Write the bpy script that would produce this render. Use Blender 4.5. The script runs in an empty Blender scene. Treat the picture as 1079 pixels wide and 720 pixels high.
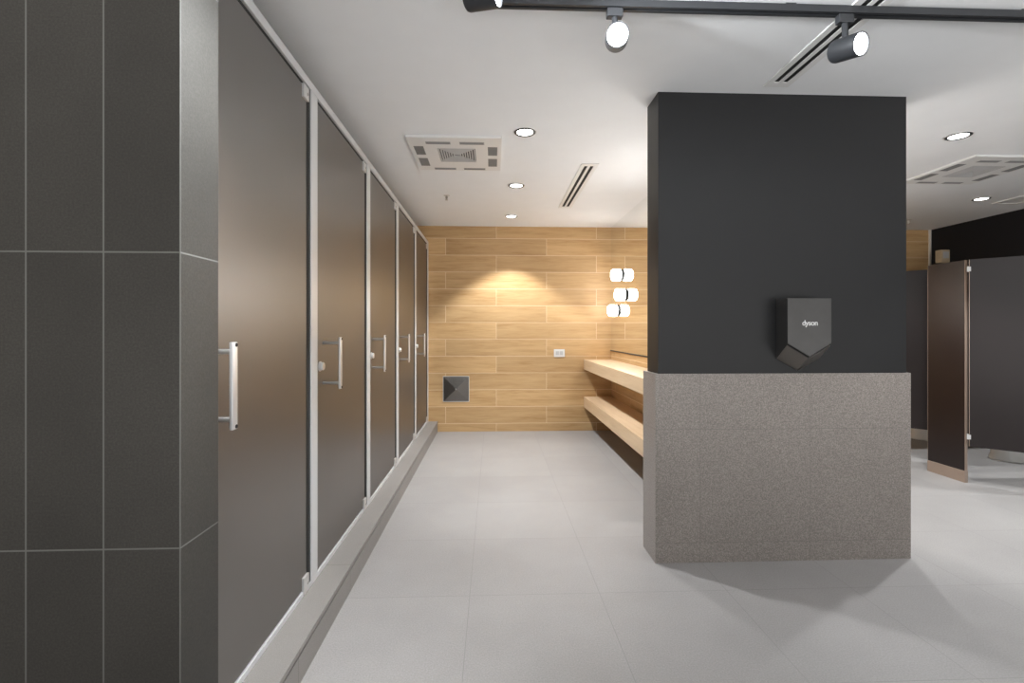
import bpy, bmesh, math, random
from mathutils import Vector, Matrix

# ------------------------------------------------------------------ scene, camera, world, exposure
scene = bpy.context.scene
COL = scene.collection
CAM_F, CAM_YAW, CAM_CY, CAM_H = 508.67, 0.0393, 348.24, 1.23
cam_data = bpy.data.cameras.new('camera')
cam_data.sensor_fit = 'HORIZONTAL'
cam_data.sensor_width = 36.0
cam_data.lens = CAM_F / 1079 * 36
cam_data.shift_y = -(360 - CAM_CY) / 1079
cam_data.clip_start = 0.02
cam = bpy.data.objects.new('camera', cam_data)
cam.location = (0, 0, CAM_H)
cam.rotation_euler = (math.pi / 2, 0, -CAM_YAW)
COL.objects.link(cam)
scene.camera = cam

FILL_LOW, FILL_HIGH = 2.3, 0.35
world = bpy.data.worlds.new('world')
world.use_nodes = True
world.node_tree.nodes['Background'].inputs[0].default_value = (1, 0.985, 0.965, 1)
world.node_tree.nodes['Background'].inputs[1].default_value = 0.75
# made-up fill through the open rear side: stronger below the horizon, lifting the ceiling
_n = world.node_tree
_tc = _n.nodes.new('ShaderNodeTexCoord'); _sp = _n.nodes.new('ShaderNodeSeparateXYZ'); _mr = _n.nodes.new('ShaderNodeMapRange')
_n.links.new(_tc.outputs['Generated'], _sp.inputs[0]); _n.links.new(_sp.outputs[2], _mr.inputs[0])
_mr.inputs[1].default_value = -0.12; _mr.inputs[2].default_value = 0.02
_mr.inputs[3].default_value = FILL_LOW; _mr.inputs[4].default_value = FILL_HIGH
_n.links.new(_mr.outputs[0], _n.nodes['Background'].inputs[1])
scene.world = world

vs = scene.view_settings
scene.display_settings.display_device = 'sRGB'
vs.view_transform = 'Standard'
vs.look = 'None'
vs.gamma = 1.0
vs.use_curve_mapping = False
vs.exposure = 0.5

DOWN_W = 100.0        # recessed downlights
TRACK_W = 112.0       # track heads
SCONCE_E = 12.5       # glowing glass of the mirror lights
DISC_E = 14.0        # glowing discs
WARM = (0.94, 0.975, 1.0)
COOL = (0.93, 0.97, 1.0)

# ------------------------------------------------------------------ dimensions (metres, camera over the origin)
H = 2.495            # ceiling
YB = 5.88            # back wall
XD = -0.785          # face of the left doors
XC = -0.671          # front of the step below them
ZC = 0.127           # top of the step
XW = 1.451           # vanity wall
XR = 5.51            # right wall
XL = -2.30           # far side of the left stalls
YF = -1.30           # open end behind the camera, set close to let fill light in

# ------------------------------------------------------------------ mesh helpers
class MB:
    def __init__(self):
        self.bm = bmesh.new()
    def box(self, x0, x1, y0, y1, z0, z1, bevel=0.0, seg=2):
        t = bmesh.new()
        bmesh.ops.create_cube(t, size=1)
        bmesh.ops.scale(t, vec=(abs(x1 - x0), abs(y1 - y0), abs(z1 - z0)), verts=t.verts)
        bmesh.ops.translate(t, vec=((x0 + x1) / 2, (y0 + y1) / 2, (z0 + z1) / 2), verts=t.verts)
        if bevel:
            bmesh.ops.bevel(t, geom=t.edges[:], offset=bevel, segments=seg, affect='EDGES', profile=0.5)
        self._merge(t)
        return self
    def _merge(self, t):
        me = bpy.data.meshes.new('tmp')
        t.to_mesh(me); t.free()
        self.bm.from_mesh(me)
        bpy.data.meshes.remove(me)
    def poly(self, verts, faces):
        vs_ = [self.bm.verts.new(v) for v in verts]
        for f in faces:
            self.bm.faces.new([vs_[i] for i in f])
        return self
    def tube(self, a, b, r, r2=None, n=24, bevel=0.0, caps=True):
        """cylinder or cone from a to b"""
        a, b = Vector(a), Vector(b)
        d = b - a
        prof = [(0, r), (d.length, r if r2 is None else r2)]
        return self.lathe(prof, a, d, n, caps)
    def lathe(self, prof, origin, axis, n=32, caps=True, sx=1.0, sy=1.0):
        """prof: list of (distance along axis, radius)"""
        origin = Vector(origin)
        q = Vector((0, 0, 1)).rotation_difference(Vector(axis).normalized())
        rings = []
        for (z, r) in prof:
            ring = []
            for k in range(n):
                t = 2 * math.pi * k / n
                v = q @ Vector((r * math.cos(t) * sx, r * math.sin(t) * sy, z)) + origin
                ring.append(self.bm.verts.new(v))
            rings.append(ring)
        for i in range(len(rings) - 1):
            for k in range(n):
                self.bm.faces.new((rings[i][k], rings[i][(k + 1) % n], rings[i + 1][(k + 1) % n], rings[i + 1][k]))
        if caps:
            self.bm.faces.new(list(reversed(rings[0])))
            self.bm.faces.new(rings[-1])
        return self
    def loft(self, sections):
        """sections: lists of 3D points with equal length, closed rings"""
        rings = [[self.bm.verts.new(p) for p in s] for s in sections]
        n = len(rings[0])
        for i in range(len(rings) - 1):
            for k in range(n):
                self.bm.faces.new((rings[i][k], rings[i][(k + 1) % n], rings[i + 1][(k + 1) % n], rings[i + 1][k]))
        self.bm.faces.new(list(reversed(rings[0])))
        self.bm.faces.new(rings[-1])
        return self
    def build(self, name, mat, parent=None, smooth=False):
        bmesh.ops.recalc_face_normals(self.bm, faces=self.bm.faces[:])
        me = bpy.data.meshes.new(name)
        self.bm.to_mesh(me); self.bm.free()
        me.materials.append(mat)
        if smooth:
            for p in me.polygons: p.use_smooth = True
            try: me.set_sharp_from_angle(angle=math.radians(40))
            except Exception: pass
        o = bpy.data.objects.new(name, me)
        COL.objects.link(o)
        if parent is not None: o.parent = parent
        return o

def tag(o, label=None, cat=None, group=None, kind=None):
    if label: o['label'] = label
    if cat: o['category'] = cat
    if group: o['group'] = group
    if kind: o['kind'] = kind
    return o

def empty(name, loc, label, cat, group=None, rz=0.0):
    o = bpy.data.objects.new(name, None)
    o.empty_display_size = 0.1
    o.location = loc
    o.rotation_euler = (0, 0, rz)
    COL.objects.link(o)
    return tag(o, label, cat, group)

def copy_tree(o, parent=None):
    c = o.copy()
    COL.objects.link(c)
    if parent is not None: c.parent = parent
    for ch in list(o.children): copy_tree(ch, c)
    return c

def structure(o, label=None, cat=None):
    return tag(o, label, cat, None, 'structure')

def spot(name, parent, loc, direction, watts, angle, blend, radius, colour):
    l = bpy.data.lights.new(name, 'SPOT')
    l.energy = watts; l.spot_size = math.radians(angle); l.spot_blend = blend
    l.shadow_soft_size = radius; l.color = colour
    o = bpy.data.objects.new(name, l)
    o.location = loc
    o.rotation_euler = Vector((0, 0, -1)).rotation_difference(Vector(direction).normalized()).to_euler()
    COL.objects.link(o)
    o.parent = parent
    return o

# ------------------------------------------------------------------ materials
def new_mat(name):
    m = bpy.data.materials.new(name)
    m.use_nodes = True
    nt = m.node_tree
    return m, nt, nt.nodes['Principled BSDF']

def math_node(nt, op, a=None, b=None):
    n = nt.nodes.new('ShaderNodeMath'); n.operation = op
    for i, v in enumerate((a, b)):
        if v is None: continue
        if isinstance(v, (int, float)): n.inputs[i].default_value = v
        else: nt.links.new(v, n.inputs[i])
    return n.outputs[0]

def mix_col(nt, fac, a, b, mode='MIX'):
    n = nt.nodes.new('ShaderNodeMix'); n.data_type = 'RGBA'; n.blend_type = mode
    for idx, v in ((0, fac), (6, a), (7, b)):
        if isinstance(v, (int, float)): n.inputs[idx].default_value = v
        elif isinstance(v, tuple): n.inputs[idx].default_value = (*v, 1)
        else: nt.links.new(v, n.inputs[idx])
    return n.outputs[2]

def noise(nt, vec, scale, detail=3, rough=0.5, dist=0.0):
    n = nt.nodes.new('ShaderNodeTexNoise')
    n.inputs['Scale'].default_value = scale
    n.inputs['Detail'].default_value = detail
    n.inputs['Roughness'].default_value = rough
    n.inputs['Distortion'].default_value = dist
    if vec is not None: nt.links.new(vec, n.inputs['Vector'])
    return n.outputs['Fac']

def ramp(nt, fac, stops):
    n = nt.nodes.new('ShaderNodeValToRGB')
    el = n.color_ramp.elements
    while len(el) < len(stops): el.new(0.5)
    for e, (pos, c) in zip(el, stops):
        e.position = pos
        e.color = (c, c, c, 1) if isinstance(c, (int, float)) else (*c, 1)
    nt.links.new(fac, n.inputs[0])
    return n.outputs[0]

def simple(name, col, rough=0.5, metal=0.0, spec=0.5, var=0.06, scale=6.0, coat=0.0, bump=0.0):
    m, nt, b = new_mat(name)
    tc = nt.nodes.new('ShaderNodeTexCoord')
    f = noise(nt, tc.outputs['Object'], scale, 4)
    c = ramp(nt, f, [(0.3, tuple(x * (1 - var) for x in col)), (0.7, tuple(min(1, x * (1 + var)) for x in col))])
    nt.links.new(c, b.inputs['Base Color'])
    b.inputs['Roughness'].default_value = rough
    b.inputs['Metallic'].default_value = metal
    b.inputs['Specular IOR Level'].default_value = spec
    b.inputs['Coat Weight'].default_value = coat
    if bump:
        bp = nt.nodes.new('ShaderNodeBump'); bp.inputs['Strength'].default_value = bump
        bp.inputs['Distance'].default_value = 0.002
        nt.links.new(noise(nt, tc.outputs['Object'], 180, 3), bp.inputs['Height'])
        nt.links.new(bp.outputs[0], b.inputs['Normal'])
    return m

def glow(name, col, strength):
    m, nt, b = new_mat(name)
    b.inputs['Base Color'].default_value = (0.9, 0.9, 0.9, 1)
    b.inputs['Emission Color'].default_value = (*col, 1)
    b.inputs['Emission Strength'].default_value = strength
    return m

def box_uv(nt, x0, y0, z0):
    """planar coordinates of whichever way the face looks"""
    tc = nt.nodes.new('ShaderNodeTexCoord')
    ge = nt.nodes.new('ShaderNodeNewGeometry')
    s = nt.nodes.new('ShaderNodeSeparateXYZ'); nt.links.new(tc.outputs['Object'], s.inputs[0])
    n = nt.nodes.new('ShaderNodeSeparateXYZ'); nt.links.new(ge.outputs['True Normal'], n.inputs[0])
    is_x = math_node(nt, 'GREATER_THAN', math_node(nt, 'ABSOLUTE', n.outputs[0]), 0.6)
    is_z = math_node(nt, 'GREATER_THAN', math_node(nt, 'ABSOLUTE', n.outputs[2]), 0.6)
    X = math_node(nt, 'SUBTRACT', s.outputs[0], x0)
    Y = math_node(nt, 'SUBTRACT', s.outputs[1], y0)
    Z = math_node(nt, 'SUBTRACT', s.outputs[2], z0)
    def sel(f, a, b):      # f ? a : b
        return math_node(nt, 'ADD', math_node(nt, 'MULTIPLY', f, a),
                         math_node(nt, 'MULTIPLY', math_node(nt, 'SUBTRACT', 1.0, f), b))
    u = sel(is_x, Y, X)
    v = sel(is_z, Y, Z)
    c = nt.nodes.new('ShaderNodeCombineXYZ')
    nt.links.new(u, c.inputs[0]); nt.links.new(v, c.inputs[1])
    return c.outputs[0], u, v, tc.outputs['Object']

def brick(nt, vec, w, h, mortar, offset):
    b = nt.nodes.new('ShaderNodeTexBrick')
    b.offset = offset; b.offset_frequency = 2; b.squash = 1.0
    b.inputs['Scale'].default_value = 1.0
    b.inputs['Brick Width'].default_value = w
    b.inputs['Row Height'].default_value = h
    b.inputs['Mortar Size'].default_value = mortar
    b.inputs['Mortar Smooth'].default_value = 0.0
    b.inputs['Bias'].default_value = 0.0
    b.inputs['Color1'].default_value = (0, 0, 0, 1)
    b.inputs['Color2'].default_value = (1, 1, 1, 1)
    b.inputs['Mortar'].default_value = (0.5, 0.5, 0.5, 1)
    nt.links.new(vec, b.inputs['Vector'])
    return b

def tile_mat(name, origin, w, h, mortar, col, grout, rough, var=0.10, cloud=0.12, speckle=0.15, sp_scale=260, tilevar=0.06, spec=0.5, bump=0.3):
    m, nt, b = new_mat(name)
    vec, u, v, obj = box_uv(nt, *origin)
    br = brick(nt, vec, w, h, mortar, 0.0)
    cl = noise(nt, obj, 2.2, 5, 0.6)
    sp = noise(nt, obj, sp_scale, 2, 0.7)
    f1 = ramp(nt, cl, [(0.3, 1 - cloud), (0.7, 1 + cloud)])
    f2 = ramp(nt, sp, [(0.35, 1 - speckle), (0.5, 1.0), (0.72, 1 + speckle * 1.6)])
    f3 = ramp(nt, br.outputs['Color'], [(0.0, 1 - tilevar), (1.0, 1 + tilevar)])
    c = mix_col(nt, 1.0, mix_col(nt, 1.0, mix_col(nt, 1.0, col, f1, 'MULTIPLY'), f2, 'MULTIPLY'), f3, 'MULTIPLY')
    c = mix_col(nt, br.outputs['Fac'], c, grout)
    nt.links.new(c, b.inputs['Base Color'])
    rr = nt.nodes.new('ShaderNodeMapRange')
    nt.links.new(cl, rr.inputs[0])
    rr.inputs[3].default_value = rough - 0.06; rr.inputs[4].default_value = rough + 0.06
    nt.links.new(rr.outputs[0], b.inputs['Roughness'])
    b.inputs['Specular IOR Level'].default_value = spec
    hgt = math_node(nt, 'SUBTRACT', math_node(nt, 'MULTIPLY', sp, 0.25), br.outputs['Fac'])
    bp = nt.nodes.new('ShaderNodeBump'); bp.inputs['Strength'].default_value = bump; bp.inputs['Distance'].default_value = 0.0015
    nt.links.new(hgt, bp.inputs['Height']); nt.links.new(bp.outputs[0], b.inputs['Normal'])
    return m

def wood_mat(name, origin, light, dark, grout=(0.72, 0.56, 0.36), planks=True, rough=0.42, along='u'):
    m, nt, b = new_mat(name)
    vec, u, v, obj = box_uv(nt, *origin)
    if planks:
        br = brick(nt, vec, 1.227, 0.2045, 0.0022, 0.5)
        rnd = br.outputs['Color']
    else:
        br = None
    gu, gv = (u, v)
    if not planks:          # grain runs along world Y
        s = nt.nodes.new('ShaderNodeSeparateXYZ'); nt.links.new(obj, s.inputs[0])
        gu = s.outputs[1]
        gv = math_node(nt, 'ADD', math_node(nt, 'MULTIPLY', s.outputs[0], 0.9), s.outputs[2])
    c3 = nt.nodes.new('ShaderNodeCombineXYZ')
    if br:
        bw = nt.nodes.new('ShaderNodeRGBToBW'); nt.links.new(rnd, bw.inputs[0]); r = bw.outputs[0]
        nt.links.new(math_node(nt, 'ADD', math_node(nt, 'MULTIPLY', gu, 1.3), math_node(nt, 'MULTIPLY', r, 31.0)), c3.inputs[0])
        nt.links.new(math_node(nt, 'MULTIPLY', gv, 17.0), c3.inputs[1])
        nt.links.new(math_node(nt, 'MULTIPLY', r, 17.0), c3.inputs[2])
    else:
        nt.links.new(math_node(nt, 'MULTIPLY', gu, 1.3), c3.inputs[0])
        nt.links.new(math_node(nt, 'MULTIPLY', gv, 20.0), c3.inputs[1])
    g1 = noise(nt, c3.outputs[0], 1.0, 6, 0.6, 0.6)
    g2 = noise(nt, c3.outputs[0], 5.5, 4, 0.6, 0.2)
    g = math_node(nt, 'ADD', math_node(nt, 'MULTIPLY', g1, 0.7), math_node(nt, 'MULTIPLY', g2, 0.3))
    c = ramp(nt, g, [(0.33, dark), (0.47, tuple((a * 0.55 + b_ * 0.45) for a, b_ in zip(light, dark))), (0.66, light)])
    if br:
        f3 = ramp(nt, r, [(0.0, 0.90), (1.0, 1.08)])
        c = mix_col(nt, 1.0, c, f3, 'MULTIPLY')
        c = mix_col(nt, br.outputs['Fac'], c, grout)
    nt.links.new(c, b.inputs['Base Color'])
    b.inputs['Roughness'].default_value = rough
    b.inputs['Specular IOR Level'].default_value = 0.35
    bp = nt.nodes.new('ShaderNodeBump'); bp.inputs['Strength'].default_value = 0.15; bp.inputs['Distance'].default_value = 0.001
    nt.links.new(g, bp.inputs['Height']); nt.links.new(bp.outputs[0], b.inputs['Normal'])
    return m

M = {}
M['ceiling'] = simple('white_ceiling_paint', (0.87, 0.885, 0.90), 0.8, var=0.01, spec=0.2)
M['plain_wall'] = simple('pale_wall_paint', (0.55, 0.54, 0.52), 0.8, var=0.02, spec=0.2)
M['floor'] = tile_mat('floor_tile', (-0.1077, 1.6366, 0), 0.6054, 0.6054, 0.0014, (0.30, 0.285, 0.276), (0.23, 0.22, 0.213), 0.50, cloud=0.07, speckle=0.10, sp_scale=170, tilevar=0.03, bump=0.15)
M['near_tile'] = tile_mat('charcoal_wall_tile', (-0.631, 0.85, 0.79), 0.15, 0.5975, 0.0016, (0.043, 0.040, 0.035), (0.135, 0.135, 0.125), 0.50, cloud=0.16, speckle=0.16, sp_scale=240, tilevar=0.08, spec=0.25)
M['step_tile'] = tile_mat('step_tile', (-3, 2.30, -1), 0.6054, 3.0, 0.0014, (0.235, 0.218, 0.203), (0.12, 0.11, 0.10), 0.5, cloud=0.08, speckle=0.10, sp_scale=300, tilevar=0.03, bump=0.15)
M['dado_tile'] = tile_mat('terrazzo_dado_tile', (1.096, 2.2, 0.705), 0.598, 0.60, 0.0012, (0.300, 0.266, 0.243), (0.21, 0.19, 0.175), 0.42, cloud=0.05, speckle=0.32, sp_scale=180, tilevar=0.02)
M['plank_back'] = wood_mat('oak_plank_tile', (-0.5735, -0.47, -0.1065), (0.66, 0.44, 0.225), (0.46, 0.265, 0.105), grout=(0.84, 0.68, 0.46))
M['shelf_wood'] = wood_mat('pale_oak', (0, 0, 0), (0.70, 0.525, 0.35), (0.56, 0.385, 0.225), planks=False)
M['black_paint'] = simple('black_satin_paint', (0.013, 0.0133, 0.0145), 0.44, var=0.05, spec=0.4)
M['black_wall'] = simple('black_matt_paint', (0.010, 0.010, 0.012), 0.6, var=0.05, spec=0.25)
M['door'] = simple('brown_satin_laminate', (0.024, 0.0145, 0.0095), 0.36, var=0.05, spec=0.5, scale=3)
M['door'].node_tree.nodes['Principled BSDF'].inputs['IOR'].default_value = 2.7
M['stall'] = simple('black_brown_laminate', (0.010, 0.005, 0.005), 0.32, var=0.05, spec=0.6, scale=3)
M['alu'] = simple('brushed_aluminium', (0.69, 0.70, 0.71), 0.42, metal=0.45, var=0.03)
M['steel'] = simple('brushed_steel', (0.52, 0.50, 0.47), 0.28, metal=1.0, var=0.05)
M['dull_steel'] = simple('dull_steel_sheet', (0.24, 0.225, 0.21), 0.24, metal=1.0, var=0.05)
M['chrome'] = simple('satin_chrome', (0.74, 0.73, 0.72), 0.36, metal=0.75, var=0.02)
M['matt_black'] = simple('matt_black_finish', (0.010, 0.010, 0.010), 0.7, var=0.02)
M['bronze'] = simple('bronze_anodised', (0.42, 0.33, 0.27), 0.4, metal=0.5, var=0.03)
M['black_metal'] = simple('black_powder_coat', (0.030, 0.032, 0.036), 0.4, var=0.03)
M['dark_void'] = simple('dark_duct', (0.012, 0.012, 0.012), 0.8, var=0.02)
M['white_plastic'] = simple('white_plastic', (0.78, 0.78, 0.77), 0.4, var=0.01)
M['grey_plastic'] = simple('grey_plastic', (0.56, 0.56, 0.56), 0.5, var=0.02)
M['vent_grey'] = simple('vent_grey', (0.22, 0.22, 0.22), 0.6, var=0.03)
M['slot_grey'] = simple('pale_vent_grey', (0.36, 0.36, 0.36), 0.6, var=0.03)
M['gunmetal'] = simple('gunmetal_shell', (0.085, 0.083, 0.082), 0.34, metal=0.55, var=0.06, scale=14)
M['gunmetal_light'] = simple('grey_nickel_panel', (0.22, 0.205, 0.19), 0.36, metal=0.7, var=0.06)
M['logo'] = simple('silver_lettering', (0.75, 0.75, 0.75), 0.4, var=0.01)
M['porcelain'] = simple('white_porcelain', (0.82, 0.82, 0.80), 0.15, var=0.01)
M['beige'] = simple('beige_plastic', (0.62, 0.50, 0.34), 0.5, var=0.03)
M['cream'] = simple('cream_trim', (0.72, 0.68, 0.60), 0.5, var=0.02)
M['disc'] = glow('lit_diffuser', COOL, DISC_E)
M['disc_warm'] = glow('lit_downlight', (1.0, 0.97, 0.92), DISC_E)
M['globe'] = glow('lit_opal_glass', (1.0, 0.965, 0.93), SCONCE_E)
m, nt, b = new_mat('silvered_glass')
b.inputs['Base Color'].default_value = (0.90, 0.91, 0.90, 1)
b.inputs['Metallic'].default_value = 1.0
b.inputs['Roughness'].default_value = 0.005
M['mirror'] = m

# ------------------------------------------------------------------ setting
structure(MB().box(XL - 0.1, XR + 0.1, YF - 0.1, YB + 0.1, -0.12, 0).build('floor', M['floor']), 'pale grey large format floor tiles')
structure(MB().box(XL - 0.1, XR + 0.1, YF - 0.1, YB + 0.1, H, H + 0.12).build('ceiling', M['ceiling']), 'smooth white painted ceiling')
structure(MB().box(XL - 0.1, XR + 0.1, YB, YB + 0.12, 0, H).build('wall_back', M['plank_back']), 'oak plank tiled wall at the far end')
structure(MB().box(XR, XR + 0.1, YF - 0.1, YB, 0, H).build('wall_right', M['black_wall']), 'black painted wall behind the right stalls')
structure(MB().box(XL - 0.1, XL, YF - 0.1, YB, 0, H).build('wall_left', M['plain_wall']))
structure(MB().box(XL, -0.631, 1.0, 1.135, 0, H).build('wall_near_left', M['near_tile']), 'charcoal tiled wall end beside the first stall door')
structure(MB().box(XW, XW + 0.22, 3.05, YB, 0, H).build('wall_vanity', M['plank_back']), 'oak plank wall behind the mirror and shelves')

# freestanding wall with the hand dryer: black above, terrazzo dado below
fw = bpy.data.objects.new('wall_middle', None); COL.objects.link(fw); fw.location = (0, 0, 0)
structure(fw, 'freestanding wall, black paint above a grey terrazzo dado')
MB().box(0.875, 2.235, 2.527, 2.705, 0.99, H).build('painted_panel', M['black_paint'], fw)
MB().box(0.856, 2.250, 2.515, 2.722, 0, 1.0).build('tile_dado', M['dado_tile'], fw)

# step under the left doors: nosing slab, shadow groove, riser
st = MB()
st.box(XL, XC, 1.135, YB, 0, 0.097)
st.box(XL, XC - 0.025, 1.135, YB, 0.097, 0.109)
st.box(XL, XC + 0.003, 1.135, YB, 0.109, ZC)
structure(st.build('floor_step', M['step_tile']), 'grey tiled step under the row of brown doors')
structure(MB().box(XR - 0.022, XR, YB - 0.02, YB, 1.75, H).build('trim_1', M['cream']), 'cream corner strip between oak and black walls')

# ------------------------------------------------------------------ left stall frame and doors
JY = [1.223 + 0.925 * k for k in range(5)]         # jamb centres
JY.append(YB - 0.0375)
HB, HT = 2.266, 2.302
frame = empty('cubicle_framework', (XD, 1.135, ZC), 'silver aluminium frame around the row of brown stall doors, from step to top rail', 'frame')
def local(mb_fn, root):
    return mb_fn
def fbox(mb, x0, x1, y0, y1, z0, z1, bevel=0.0):
    mb.box(x0 - XD, x1 - XD, y0 - 1.135, y1 - 1.135, z0 - ZC, z1 - ZC, bevel)
h = MB(); fbox(h, XD - 0.035, XD + 0.004, 1.135, YB, HB, HT, 0.002); h.build('head_rail', M['alu'], frame)
h = MB(); fbox(h, XD - 0.030, XD + 0.002, 1.135, YB, ZC, ZC + 0.022, 0.002); h.build('sill_rail', M['alu'], frame)
for y in JY:
    j = MB(); fbox(j, XD - 0.035, XD + 0.004, y - 0.0375, y + 0.0375, ZC + 0.022, HB, 0.003); jo = j.build('jamb', M['alu'], frame)
    g = MB(); fbox(g, XD - 0.035, XD - 0.002, y - 0.072, y - 0.0375, ZC + 0.022, HB); g.build('gap_strip', M['matt_black'], jo)  # dark strip filling the gap beside the jamb

def make_stall_door(width):
    """origin: near lower corner of the door face; the door runs along +Y, its face looks towards +X"""
    r = empty('stall_door', (0, 0, 0), '-', 'door')
    hgt = HB - ZC - 0.022 - 0.010
    MB().box(-0.026, -0.004, 0.0, width, 0.004, hgt - 0.006, 0.001).build('panel', M['door'], r)
    MB().box(-0.024, -0.006, 0.02, width - 0.02, hgt - 0.006, hgt + 0.009).build('top_seal', M['matt_black'], r)
    z0 = -0.149
    hb = 0.088
    hd = MB().box(0.070, 0.080, hb - 0.014, hb + 0.014, 0.958 + z0, 1.198 + z0, 0.003, 3).build('handle', M['chrome'], r, True)
    for z in (0.986, 1.172):
        MB().tube((-0.004, hb, z + z0), (0.071, hb, z + z0), 0.0075, n=20).build('standoff', M['steel'], hd, True)
    for z in (0.966, 1.190):
        MB().tube((0.079, hb + 0.005, z + z0), (0.0815, hb + 0.005, z + z0), 0.0055, n=16).build('screw', M['matt_black'], hd, True)
    lk = MB().lathe([(0, 0.023), (0.004, 0.023), (0.005, 0.018), (0.016, 0.018), (0.019, 0.016)], (-0.004, 0.045, 1.066 + z0), (1, 0, 0), 28).build('lock_knob', M['chrome'], r, True)
    for (zl, zh, nm) in ((-0.02, 0.055, 'pivot_hinge'), (hgt - 0.062, hgt - 0.002, 'pivot_hinge')):
        p = MB(); p.box(-0.010, 0.006, width - 0.050, width + 0.004, zl + 0.004, zh, 0.002)
        po = p.build(nm, M['chrome'], r)
        MB().tube((0.005, width - 0.012, (zl + zh) / 2), (0.008, width - 0.012, (zl + zh) / 2), 0.006, n=14).build('pin', M['steel'], po, True)
    return r

DOOR_W = 0.925 - 0.0375 * 2 - 0.036
door_labels = [
    'dark brown stall door nearest the camera, its left edge hidden behind the charcoal tiled wall',
    'second brown stall door counted from the charcoal tiled wall, wide with round silver lock knob',
    'third and middle brown stall door in the left row',
    'fourth brown stall door in the left row, last but one before the oak wall',
    'narrowest looking brown stall door at the far end, touching the oak plank wall',
]
proto = None
for k, lab in enumerate(door_labels):
    d = make_stall_door(DOOR_W) if k == 0 else copy_tree(proto)
    if k == 0: proto = d
    d.location = (XD, JY[k] + 0.0375 + 0.002, ZC + 0.022)
    tag(d, lab, 'door', 'brown stall doors in the left row')

# ------------------------------------------------------------------ vanity side: mirror, shelves, mirror lights
mi = empty('mirror', (XW, 3.1, 0.976), 'large frameless wall mirror above the oak shelf, reaching the ceiling', 'mirror')
MB().box(-0.006, -0.0005, 0, YB - 3.1 - 0.003, 0.012, H - 0.976 - 0.002).build('glass', M['mirror'], mi)
MB().box(-0.012, -0.0005, 0, YB - 3.1 - 0.003, 0.0, 0.012).build('bottom_channel', M['black_metal'], mi)

def shelf(z0, z1, label):
    r = empty('wall_shelf', (XW, 3.08, z0), label, 'shelf', 'oak shelves under the mirror')
    MB().box(-(XW - 1.112), -0.001, 0, YB - 3.08 - 0.001, 0, z1 - z0, 0.002).build('board', M['shelf_wood'], r)
    return r
shelf(0.752, 0.874, 'upper thick pale oak shelf, right below the mirror')
shelf(0.290, 0.418, 'lower thick pale oak shelf, closer to the floor')

def make_sconce():
    r = empty('mirror_light', (0, 0, 0), '-', 'lamp')
    MB().lathe([(0, 0.062), (0.001, 0.064), (0.017, 0.064), (0.018, 0.062)], (-0.0062, 0, 0), (-1, 0, 0), 36).build('mount_ring', M['black_metal'], r, True)
    MB().lathe([(0.018, 0.058), (0.022, 0.066), (0.095, 0.066), (0.108, 0.062), (0.116, 0.050), (0.119, 0.030)], (-0.0062, 0, 0), (-1, 0, 0), 36).build('glass_shade', M['globe'], r, True)
    return r
sc0 = make_sconce()
three = [(5.366, 1.851, 'topmost of the three white glass lights on the mirror'),
         (5.204, 1.617, 'middle white glass light on the mirror, furthest right'),
         (5.522, 1.459, 'lowest white glass light on the mirror, furthest left')]
for k, (y, z, lab) in enumerate(three):
    s = sc0 if k == 0 else copy_tree(sc0)
    s.location = (XW, y, z)
    tag(s, lab, 'lamp', 'white glass lights on the mirror')
# unseen extra sets on both wall faces, added to lift ceiling and doors
XW2 = XW + 0.22
for side, x, rz in (('oak shelf side', XW, 0.0), ('toilet side', XW2, math.pi)):
    for n_, dy in (('far', 0.0), ('middle', -1.56), ('near', -2.10)):
        if x == XW and dy == 0.0: continue
        for (y, z, lab), h_ in zip(three, ('topmost', 'middle', 'lowest')):
            s = copy_tree(sc0)
            s.location = (x, y + dy, z); s.rotation_euler = (0, 0, rz)
            tag(s, f'{h_} added glass light of the {n_} three, {side}, behind black wall', 'lamp', 'added glass lights behind the black wall')
mi2 = empty('mirror', (XW2, 3.1, 0.976), 'added frameless wall mirror facing the right toilet stalls, out of view', 'mirror')  # unseen mirror, added along with the extra glass lights
MB().box(0.0005, 0.006, 0, YB - 3.1 - 0.003, 0.012, H - 0.976 - 0.002).build('glass', M['mirror'], mi2)
MB().box(0.0005, 0.012, 0, YB - 3.1 - 0.003, 0.0, 0.012).build('bottom_channel', M['black_metal'], mi2)

# ------------------------------------------------------------------ back wall fittings
sp = empty('steel_panel', (-0.447, YB, 0.369), 'square stainless steel panel, cross folded, low on the oak wall', 'wall panel')
q = MB(); w = 0.153
q.poly([(-w, -0.004, 0), (w, -0.004, 0), (w, -0.004, 0.30), (-w, -0.004, 0.30), (0, -0.034, 0.150)],
       [(0, 1, 4), (1, 2, 4), (2, 3, 4), (3, 0, 4)])
q.build('cover', M['dull_steel'], sp)
f = MB()
f.box(-w - 0.006, w + 0.006, -0.006, -0.0005, -0.006, 0.0); f.box(-w - 0.006, w + 0.006, -0.006, -0.0005, 0.30, 0.306)
f.box(-w - 0.006, -w, -0.006, -0.0005, 0, 0.30); f.box(w, w + 0.006, -0.006, -0.0005, 0, 0.30)
f.build('rim', M['alu'], sp)
MB().lathe([(0, 0.008), (0.004, 0.008), (0.006, 0.005)], (0, -0.032, 0.150), (0, -1, 0), 20).build('centre_stud', M['chrome'], sp, True)

so = empty('wall_socket', (0.810, YB, 0.905), 'small white double socket plate on the oak wall', 'socket')
MB().box(-0.066, 0.066, -0.009, -0.0005, 0, 0.094, 0.002).build('plate', M['white_plastic'], so)
for dx in (-0.024, 0.024):
    MB().box(dx - 0.021, dx + 0.021, -0.0115, -0.0088, 0.024, 0.070, 0.001).build('insert', M['grey_plastic'], so)

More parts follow.
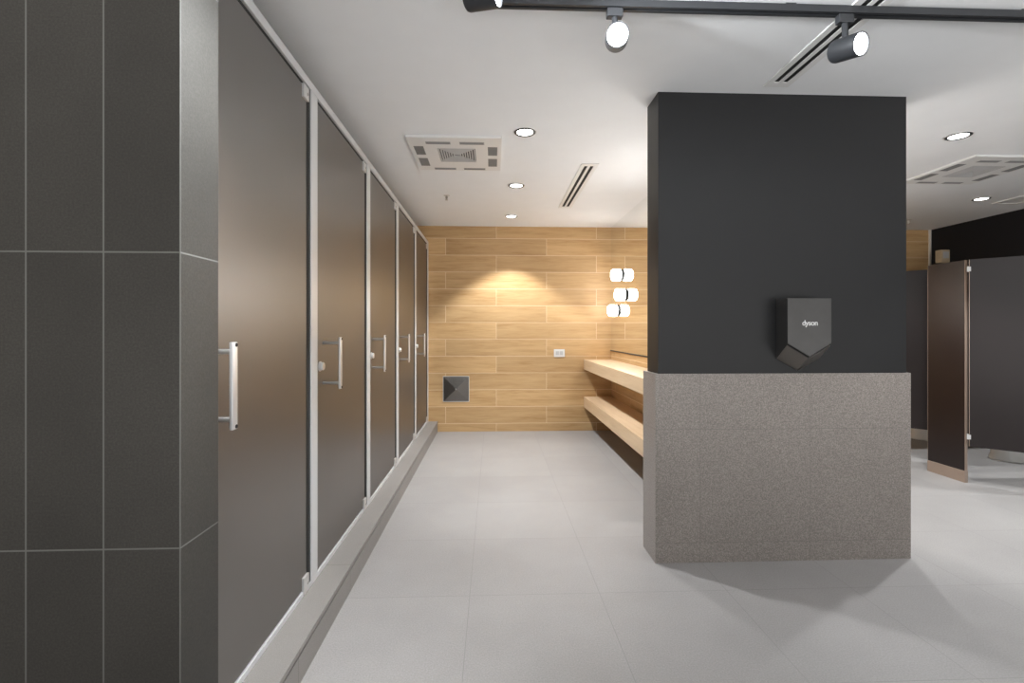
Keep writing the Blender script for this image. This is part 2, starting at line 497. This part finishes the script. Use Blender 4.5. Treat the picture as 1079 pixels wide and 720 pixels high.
# ------------------------------------------------------------------ hand dryer
dr = empty('hand_dryer', (1.630, 2.527, 1.015), 'dark grey hand dryer with V shaped underside on the black wall', 'hand dryer')
hw, dp = 0.116, 0.102
zf = {'top': 0.381, 'side': 0.149, 'pt': 0.080}       # front face
zr = {'top': 0.381, 'side': 0.064, 'pt': 0.000}       # at the wall
F = [(-hw, -dp, zf['top']), (hw, -dp, zf['top']), (hw, -dp, zf['side']), (0, -dp, zf['pt']), (-hw, -dp, zf['side'])]
R = [(-hw, -0.0005, zr['top']), (hw, -0.0005, zr['top']), (hw, -0.0005, zr['side']), (0, -0.0005, zr['pt']), (-hw, -0.0005, zr['side'])]
bd = MB()
bd.poly(F + R, [(0, 1, 2, 3, 4), (9, 8, 7, 6, 5), (0, 5, 6, 1), (1, 6, 7, 2), (2, 7, 8, 3), (3, 8, 9, 4), (4, 9, 5, 0)])
bmesh.ops.recalc_face_normals(bd.bm, faces=bd.bm.faces[:])
bmesh.ops.bevel(bd.bm, geom=bd.bm.edges[:], offset=0.0018, segments=2, affect='EDGES', profile=0.5)
bd.build('shell', M['gunmetal'], dr)
for sgn in (-1, 1):      # metal plates on the two slanted undersides, set off by a thin air slot below the front face
    a = Vector((sgn * hw, -dp, zf['side'])); b_ = Vector((0, -dp, zf['pt']))
    c_ = Vector((0, 0, zr['pt'])); d_ = Vector((sgn * hw, 0, zr['side']))
    n_ = (b_ - a).cross(d_ - a).normalized()
    if n_.z > 0: n_ = -n_
    def pt(s, t): return a.lerp(b_, s).lerp(d_.lerp(c_, s), t)
    lo = [pt(0.02, 0.10), pt(0.98, 0.10), pt(0.98, 0.97), pt(0.02, 0.97)]
    pm = MB()
    pm.poly([tuple(v + n_ * 0.0005) for v in lo] + [tuple(v + n_ * 0.004) for v in lo],
            [(0, 1, 2, 3), (7, 6, 5, 4), (0, 4, 5, 1), (1, 5, 6, 2), (2, 6, 7, 3), (3, 7, 4, 0)])
    po = pm.build('air_plate', M['gunmetal_light'], dr)
    sl = [pt(0.02, 0.02), pt(0.98, 0.02), pt(0.98, 0.08), pt(0.02, 0.08)]
    sm = MB()
    sm.poly([tuple(v + n_ * 0.0003) for v in sl] + [tuple(v + n_ * 0.001) for v in sl],
            [(0, 1, 2, 3), (7, 6, 5, 4), (0, 4, 5, 1), (1, 5, 6, 2), (2, 6, 7, 3), (3, 7, 4, 0)])
    sm.build('air_slot', M['matt_black'], dr)
tcu = bpy.data.curves.new('logo', 'FONT')
tcu.body = 'dyson'; tcu.size = 0.038; tcu.align_x = 'CENTER'; tcu.align_y = 'CENTER'; tcu.extrude = 0.0006; tcu.offset = 0.0006
tcu.space_character = 0.92
tob = bpy.data.objects.new('logo_curve', tcu); COL.objects.link(tob)
bpy.context.view_layer.update()
lme = bpy.data.meshes.new_from_object(tob.evaluated_get(bpy.context.evaluated_depsgraph_get()))
bpy.data.objects.remove(tob); bpy.data.curves.remove(tcu)
lme.transform(Matrix.Translation((0.002, -dp - 0.0008, 0.252)) @ Matrix.Rotation(math.pi / 2, 4, 'X'))
lme.materials.clear(); lme.materials.append(M['logo'])
lo_ = bpy.data.objects.new('logo', lme); COL.objects.link(lo_); lo_.parent = dr

# ------------------------------------------------------------------ ceiling: downlights
def make_downlight():
    r = empty('ceiling_downlight', (0, 0, 0), '-', 'ceiling light')
    n = 40
    MB().lathe([(0.0005, 0.0695), (0.003, 0.0695), (0.004, 0.072), (0.003, 0.0745), (0.0005, 0.0755)], (0, 0, 0), (0, 0, -1), n, caps=False).build('flange', M['white_plastic'], r, True)
    MB().lathe([(0.0005, 0.069), (0.0045, 0.069), (0.0075, 0.065), (0.0075, 0.056), (0.003, 0.0515), (0.0005, 0.0515)], (0, 0, 0), (0, 0, -1), n, caps=False).build('trim_ring', M['black_metal'], r, True)
    MB().lathe([(0.0008, 0.051), (0.0030, 0.051), (0.0036, 0.047)], (0, 0, 0), (0, 0, -1), n).build('diffuser', M['disc_warm'], r, True)
    spot('lamp', r, (0, 0, -0.012), (0, 0, -1), DOWN_W, 98, 0.35, 0.03, WARM)
    return r
dl0 = make_downlight()
dls = [(0.203, 3.07, 'round recessed downlight beside the square air unit, nearest of the row of three'),
       (0.203, 4.205, 'middle downlight of the row of three before the oak wall'),
       (0.203, 5.34, 'round recessed downlight closest to the oak wall, furthest of the row of three'),
       (3.022, 3.02, 'round recessed downlight right of the black wall, larger looking of the two on the right'),
       (4.686, 4.456, 'smaller looking downlight over the right stalls, beyond the right air unit')]
# one behind the black wall, then two unseen, added to brighten floor and ceiling
dls += [(3.022, 4.20, 'recessed downlight hidden behind the black freestanding wall'),
        (3.022, 1.85, 'added recessed downlight right of the view, level with the track'),
        (4.686, 3.15, 'added recessed downlight over the right stalls, just outside the view')]
for k, (x, y, lab) in enumerate(dls):
    d = dl0 if k == 0 else copy_tree(dl0)
    d.location = (x, y, H)
    tag(d, lab, 'ceiling light', 'round recessed downlights')

# ------------------------------------------------------------------ ceiling: square air units
def make_cassette():
    r = empty('ceiling_air_unit', (0, 0, 0), '-', 'air conditioner')
    wx, wy, t = 0.311, 0.320, 0.016
    hx, hy = 0.131, 0.132                      # the central opening
    p = MB()
    p.box(-wx, wx, -wy, -hy, -t, -0.0005); p.box(-wx, wx, hy, wy, -t, -0.0005)
    p.box(-wx, -hx, -hy, hy, -t, -0.0005); p.box(hx, wx, -hy, hy, -t, -0.0005)
    p.build('panel', M['white_plastic'], r)
    for (x0, x1, y0, y1) in ((-0.195, -0.030, -0.248, -0.206), (0.030, 0.195, -0.248, -0.206),
                             (-0.195, -0.030, 0.262, 0.304), (0.030, 0.195, 0.262, 0.304),
                             (-0.286, -0.220, -0.166, -0.008), (-0.286, -0.220, 0.060, 0.222),
                             (0.218, 0.284, -0.166, -0.008), (0.218, 0.284, 0.060, 0.222)):
        v = MB().box(x0, x1, y0, y1, -t - 0.0012, -t + 0.002, 0.001).build('vent', M['vent_grey'] if y1 - y0 > 0.1 else M['slot_grey'], r)
        s = MB()
        if x1 - x0 > y1 - y0:
            for i in range(2):
                yy = y0 + (y1 - y0) * (i + 1) / 3
                s.box(x0 + 0.006, x1 - 0.006, yy - 0.002, yy + 0.002, -t - 0.003, -t - 0.001)
        else:
            for i in range(5):
                yy = y0 + (y1 - y0) * (i + 1) / 6
                s.box(x0 + 0.005, x1 - 0.005, yy - 0.002, yy + 0.002, -t - 0.003, -t - 0.001)
        s.build('louvre', M['vent_grey'], v)
    g = MB()                                   # deep centre: four sets of square rings stepping inwards
    MB().box(-hx, hx, -hy, hy, -0.003, -0.0008).build('dark_recess', M['dark_void'], r)
    for i in range(7):
        a, b2 = hx - 0.004 - i * 0.0165, hy - 0.004 - i * 0.0165
        z0, z1 = -t + 0.0005 - 0.001 * i * 0, -0.005
        th = 0.0085
        g.box(-a, a, -b2, -b2 + th, -t - 0.002, z1); g.box(-a, a, b2 - th, b2, -t - 0.002, z1)
        g.box(-a, -a + th, -b2 + th, b2 - th, -t - 0.002, z1); g.box(a - th, a, -b2 + th, b2 - th, -t - 0.002, z1)
    g.build('centre_grille', M['grey_plastic'], r)
    return r
ca0 = make_cassette()
ca0.location = (-0.254, 3.46, H)
tag(ca0, 'square white air unit in the ceiling near the left stall doors', 'air conditioner', 'square ceiling air units')
ca1 = copy_tree(ca0)
ca1.location = (3.775, 3.655, H)
tag(ca1, 'square white air unit in the ceiling right of the black wall', 'air conditioner', 'square ceiling air units')

def slot_diffuser(x0, x1, y0, y1, label):
    cx = (x0 + x1) / 2
    r = empty('slot_diffuser', (cx, (y0 + y1) / 2, H), label, 'air vent', 'long slotted ceiling vents')
    hx, hy = (x1 - x0) / 2, (y1 - y0) / 2
    s0, s1 = 0.010, 0.036                       # each slot runs from s0 to s1 off the centre line
    p = MB()
    p.box(-hx, -s1, -hy, hy, -0.006, -0.0004); p.box(s1, hx, -hy, hy, -0.006, -0.0004)
    p.box(-s0, s0, -hy, hy, -0.006, -0.0004)
    for sg in (-1, 1):
        p.box(min(sg * s0, sg * s1), max(sg * s0, sg * s1), -hy, -hy + 0.045, -0.006, -0.0004)
        p.box(min(sg * s0, sg * s1), max(sg * s0, sg * s1), hy - 0.045, hy, -0.006, -0.0004)
    p.build('frame', M['white_plastic'], r)
    for sg in (-1, 1):
        MB().box(min(sg * s0, sg * s1), max(sg * s0, sg * s1), -hy + 0.045, hy - 0.045, -0.0016, -0.0004).build('slot', M['dark_void'], r)
    return r
slot_diffuser(0.670, 0.803, 3.63, 4.94, 'long double slot vent in the ceiling before the mirror corner')
slot_diffuser(1.392, 1.525, 1.13, 2.442, 'long double slot vent in the ceiling crossing above the black track rail')

hv = empty('ceiling_vent', (5.08, 4.47, H), 'flat square vent frame in the ceiling over the right stalls', 'air vent')
f = MB()
for (x0, x1, y0, y1) in ((-0.13, 0.13, -0.14, -0.11), (-0.13, 0.13, 0.11, 0.14), (-0.13, -0.10, -0.11, 0.11), (0.10, 0.13, -0.11, 0.11)):
    f.box(x0, x1, y0, y1, -0.012, -0.0005)
f.build('frame', M['white_plastic'], hv)
MB().box(-0.10, 0.10, -0.11, 0.11, -0.006, -0.0005).build('face', M['white_plastic'], hv)

def make_sprinkler():
    r = empty('sprinkler_head', (0, 0, 0), '-', 'sprinkler')
    MB().lathe([(0.0005, 0.030), (0.004, 0.028), (0.006, 0.012)], (0, 0, 0), (0, 0, -1), 24).build('escutcheon', M['chrome'], r, True)
    b2 = MB(); b2.tube((0, 0, -0.005), (0, 0, -0.030), 0.008, 0.006, 14)
    for sg in (-1, 1):
        b2.tube((sg * 0.010, 0, -0.012), (sg * 0.003, 0, -0.042), 0.0025, n=8)
    b2.build('body', M['steel'], r, True)
    MB().lathe([(0, 0.015), (0.002, 0.015)], (0, 0, -0.042), (0, 0, -1), 20).build('deflector', M['steel'], r, True)
    return r
s0_ = make_sprinkler(); s0_.location = (-0.435, 4.545, H)
tag(s0_, 'small metal sprinkler head in the ceiling beyond the left air unit', 'sprinkler', 'ceiling sprinklers')
s1_ = copy_tree(s0_); s1_.location = (4.762, 5.351, H)
tag(s1_, 'tiny sprinkler head in the ceiling at the far right, beside the black wall edge', 'sprinkler', 'ceiling sprinklers')

# ------------------------------------------------------------------ ceiling: track and spotlights
tr = empty('light_track', (1.4, 1.832, H), 'black lighting track rail mounted under the ceiling', 'light track')
t = MB()
TX0, TX1 = -0.075 - 1.4, 3.2 - 1.4
t.box(TX0, TX1, -0.018, -0.006, -0.034, -0.0068); t.box(TX0, TX1, 0.006, 0.018, -0.034, -0.0068); t.box(TX0, TX1, -0.006, 0.006, -0.018, -0.0068)
t.box(TX0, TX0 + 0.036, -1.50, -0.018, -0.034, -0.0068)         # the leg of the rail that runs towards the camera
rail = t.build('rail', M['black_metal'], tr)
for cx_ in (0.15, 1.15, 2.1, 2.9): MB().box(cx_ - 1.4 - 0.02, cx_ - 1.4 + 0.02, -0.014, 0.014, -0.0068, -0.0003).build('ceiling_clip', M['black_metal'], tr)

def track_head(base, back, front, lab, aim_w=TRACK_W, cone=112):
    """base: point on the rail's underside; back/front: ends of the lamp barrel"""
    base, back, front = Vector(base), Vector(back), Vector(front)
    r = empty('track_spotlight', base, lab, 'spotlight', 'track spotlights')
    bk, fr = back - base, front - base
    ax = (fr - bk).normalized(); L = (fr - bk).length
    MB().box(-0.030, 0.030, -0.014, 0.014, -0.034, -0.0005, 0.003).build('adapter', M['black_metal'], r)
    mid = bk.lerp(fr, 0.45)
    arm = MB(); arm.tube((0.0, 0, -0.030), tuple(mid), 0.011, n=16); arm.build('arm', M['black_metal'], r, True)
    R0 = 0.043
    br_ = MB().lathe([(0, R0 * 0.80), (0.004, R0 * 0.94), (0.012, R0), (L, R0), (L, R0 - 0.004), (L - 0.012, R0 - 0.005)], tuple(bk), tuple(ax), 40, caps=False)
    br_.lathe([(0, R0 * 0.80), (0.0005, 0.001)], tuple(bk), tuple(ax), 40, caps=False)
    br_.build('barrel', M['black_metal'], r, True)
    MB().lathe([(0, R0 - 0.006), (0.006, R0 - 0.006), (0.010, R0 - 0.016)], tuple(bk + ax * (L - 0.016)), tuple(ax), 36).build('lens', M['disc'], r, True)
    spot('lamp', r, tuple(bk + ax * (L + 0.006)), tuple(ax), aim_w, cone, 0.8, 0.03, COOL)
    return r
track_head((1.372, 1.832, H - 0.034), (1.356, 1.872, 2.338), (1.389, 1.768, 2.312), 'rightmost black track spotlight, crossing below the slot vent')
track_head((0.465, 1.832, H - 0.034), (0.476, 1.850, 2.350), (0.456, 1.752, 2.314), 'middle black track spotlight shining straight at the camera')
track_head((-0.057, 1.640, H - 0.034), (-0.092, 1.665, 2.372), (0.018, 1.622, 2.362), 'leftmost black track spotlight, cut by the top edge of the photo')

track_head((-0.057, 1.10, H - 0.034), (-0.012, 1.10, 2.395), (-0.062, 1.10, 2.302), 'added black track spotlight out of view, aimed at the charcoal wall end', 125.0, 78)  # unseen head, added to brighten the charcoal wall end and first door

# ------------------------------------------------------------------ right stalls
XS, ZT, ZB = 3.805, 1.797, 0.30
def pilaster(y0, y1, label):
    r = empty('stall_pilaster', (XS, y0, 0), label, 'partition', 'pilasters of the right stalls')
    MB().box(0, 0.020, 0, y1 - y0, 0.06, ZT, 0.001).build('board', M['stall'], r)
    MB().box(-0.004, 0.024, -0.003, y1 - y0 + 0.003, 0.0, 0.094, 0.001).build('shoe', M['bronze'], r)
    e = MB(); e.box(-0.001, 0.021, -0.002, 0.0, 0.094, ZT); e.box(-0.001, 0.021, y1 - y0, y1 - y0 + 0.002, 0.094, ZT)
    e.build('edge_strip', M['bronze'], r)
    return r
pilaster(3.750, 4.080, 'dark brown pilaster standing on a bronze shoe, right of the black wall')

pilaster(4.622, 4.950, 'dark brown pilaster of the last right stall, behind the black wall')

def make_swing_door():
    """origin at the hinge, floor level; the leaf runs along +X"""
    r = empty('toilet_door', (0, 0, 0), '-', 'door')
    MB().box(0.004, 0.56, -0.010, 0.010, ZB, ZT, 0.001).build('leaf', M['stall'], r)
    MB().box(0.000, 0.004, -0.011, 0.011, ZB, ZT).build('edge_strip', M['bronze'], r)
    for z in (ZB + 0.075, ZT - 0.075):
        hg = MB().tube((-0.006, 0, z - 0.022), (-0.006, 0, z + 0.022), 0.006, n=14)
        hg.box(-0.006, 0.012, -0.0125, -0.0100, z - 0.018, z + 0.018)
        hg.tube((-0.002, 0.002, z), (-0.0110, 0.0110, z), 0.004, n=10)
        hg.build('hinge', M['alu'], r, True)
    MB().lathe([(0, 0.018), (0.012, 0.018), (0.015, 0.014)], (0.51, -0.010, 1.0), (0, -1, 0), 20).build('latch', M['chrome'], r, True)
    return r
sd0 = make_swing_door(); sd0.location = (XS + 0.012, 3.728, 0); sd0.rotation_euler = (0, 0, math.radians(-45))
tag(sd0, 'dark toilet stall door ajar at the right edge of the photo', 'door', 'open doors of the right stalls')
sd1 = copy_tree(sd0); sd1.location = (XS + 0.012, 4.600, 0)
tag(sd1, 'dark toilet stall door ajar between the black wall and the brown pilaster', 'door', 'open doors of the right stalls')

def stall_partition(y, label):
    r = empty('stall_partition', (XS + 0.026, y, 0), label, 'partition', 'side panels of the right stalls')
    MB().box(0, XR - XS - 0.030, -0.010, 0.010, ZB, ZT, 0.001).build('board', M['stall'], r)
    b2 = MB()
    for z in (0.5, 1.6): b2.box(XR - XS - 0.060, XR - XS - 0.027, -0.022, 0.022, z - 0.03, z + 0.03)
    b2.build('bracket', M['alu'], r)
    return r
stall_partition(3.915, 'side panel fixed behind the brown pilaster between the right toilet stalls')

stall_partition(4.795, 'side panel before the last right toilet stall, behind the open doors')

def ell(cx, cy, z, a, b_, n=28, back=None):
    pts = []
    for k in range(n):
        t = 2 * math.pi * k / n
        x = cx + a * math.cos(t)
        if back is not None: x = min(x, back)
        pts.append((x, cy + b_ * math.sin(t), z))
    return pts
def make_toilet():
    """origin on the floor at the wall; the bowl points to -X"""
    r = empty('toilet', (0, 0, 0), '-', 'toilet')
    MB().loft([ell(-0.46, 0, 0.0, 0.30, 0.175), ell(-0.46, 0, 0.012, 0.305, 0.180), ell(-0.46, 0, 0.05, 0.290, 0.165), ell(-0.45, 0, 0.20, 0.285, 0.155),
               ell(-0.45, 0, 0.32, 0.310, 0.180), ell(-0.45, 0, 0.39, 0.320, 0.188)]).build('bowl', M['porcelain'], r, True)
    MB().loft([ell(-0.45, 0, 0.391, 0.322, 0.190), ell(-0.45, 0, 0.410, 0.326, 0.193), ell(-0.45, 0, 0.428, 0.318, 0.186)]).build('seat_lid', M['white_plastic'], r, True)
    MB().box(-0.19, -0.002, -0.19, 0.19, 0.40, 0.80, 0.02, 3).build('cistern', M['porcelain'], r, True)
    MB().tube((-0.095, 0, 0.80), (-0.095, 0, 0.808), 0.025, n=20).build('flush_button', M['chrome'], r, True)
    return r
to0 = make_toilet(); to0.location = (XR, 4.40, 0)
tag(to0, 'white toilet base showing under the dark door at the right edge', 'toilet', 'white toilets in the right stalls')
to1 = copy_tree(to0); to1.location = (XR, 5.30, 0)
tag(to1, 'white toilet base showing left of the brown pilaster, far back', 'toilet', 'white toilets in the right stalls')

ad = empty('air_freshener', (XR, 5.61, 2.05), 'small beige dispenser box high on the black right wall', 'dispenser')
MB().box(-0.105, -0.0005, 0, 0.09, 0, 0.155, 0.008).build('housing', M['beige'], ad)
MB().box(-0.088, -0.018, -0.003, 0.002, 0.050, 0.130, 0.002).build('window', M['grey_plastic'], ad)
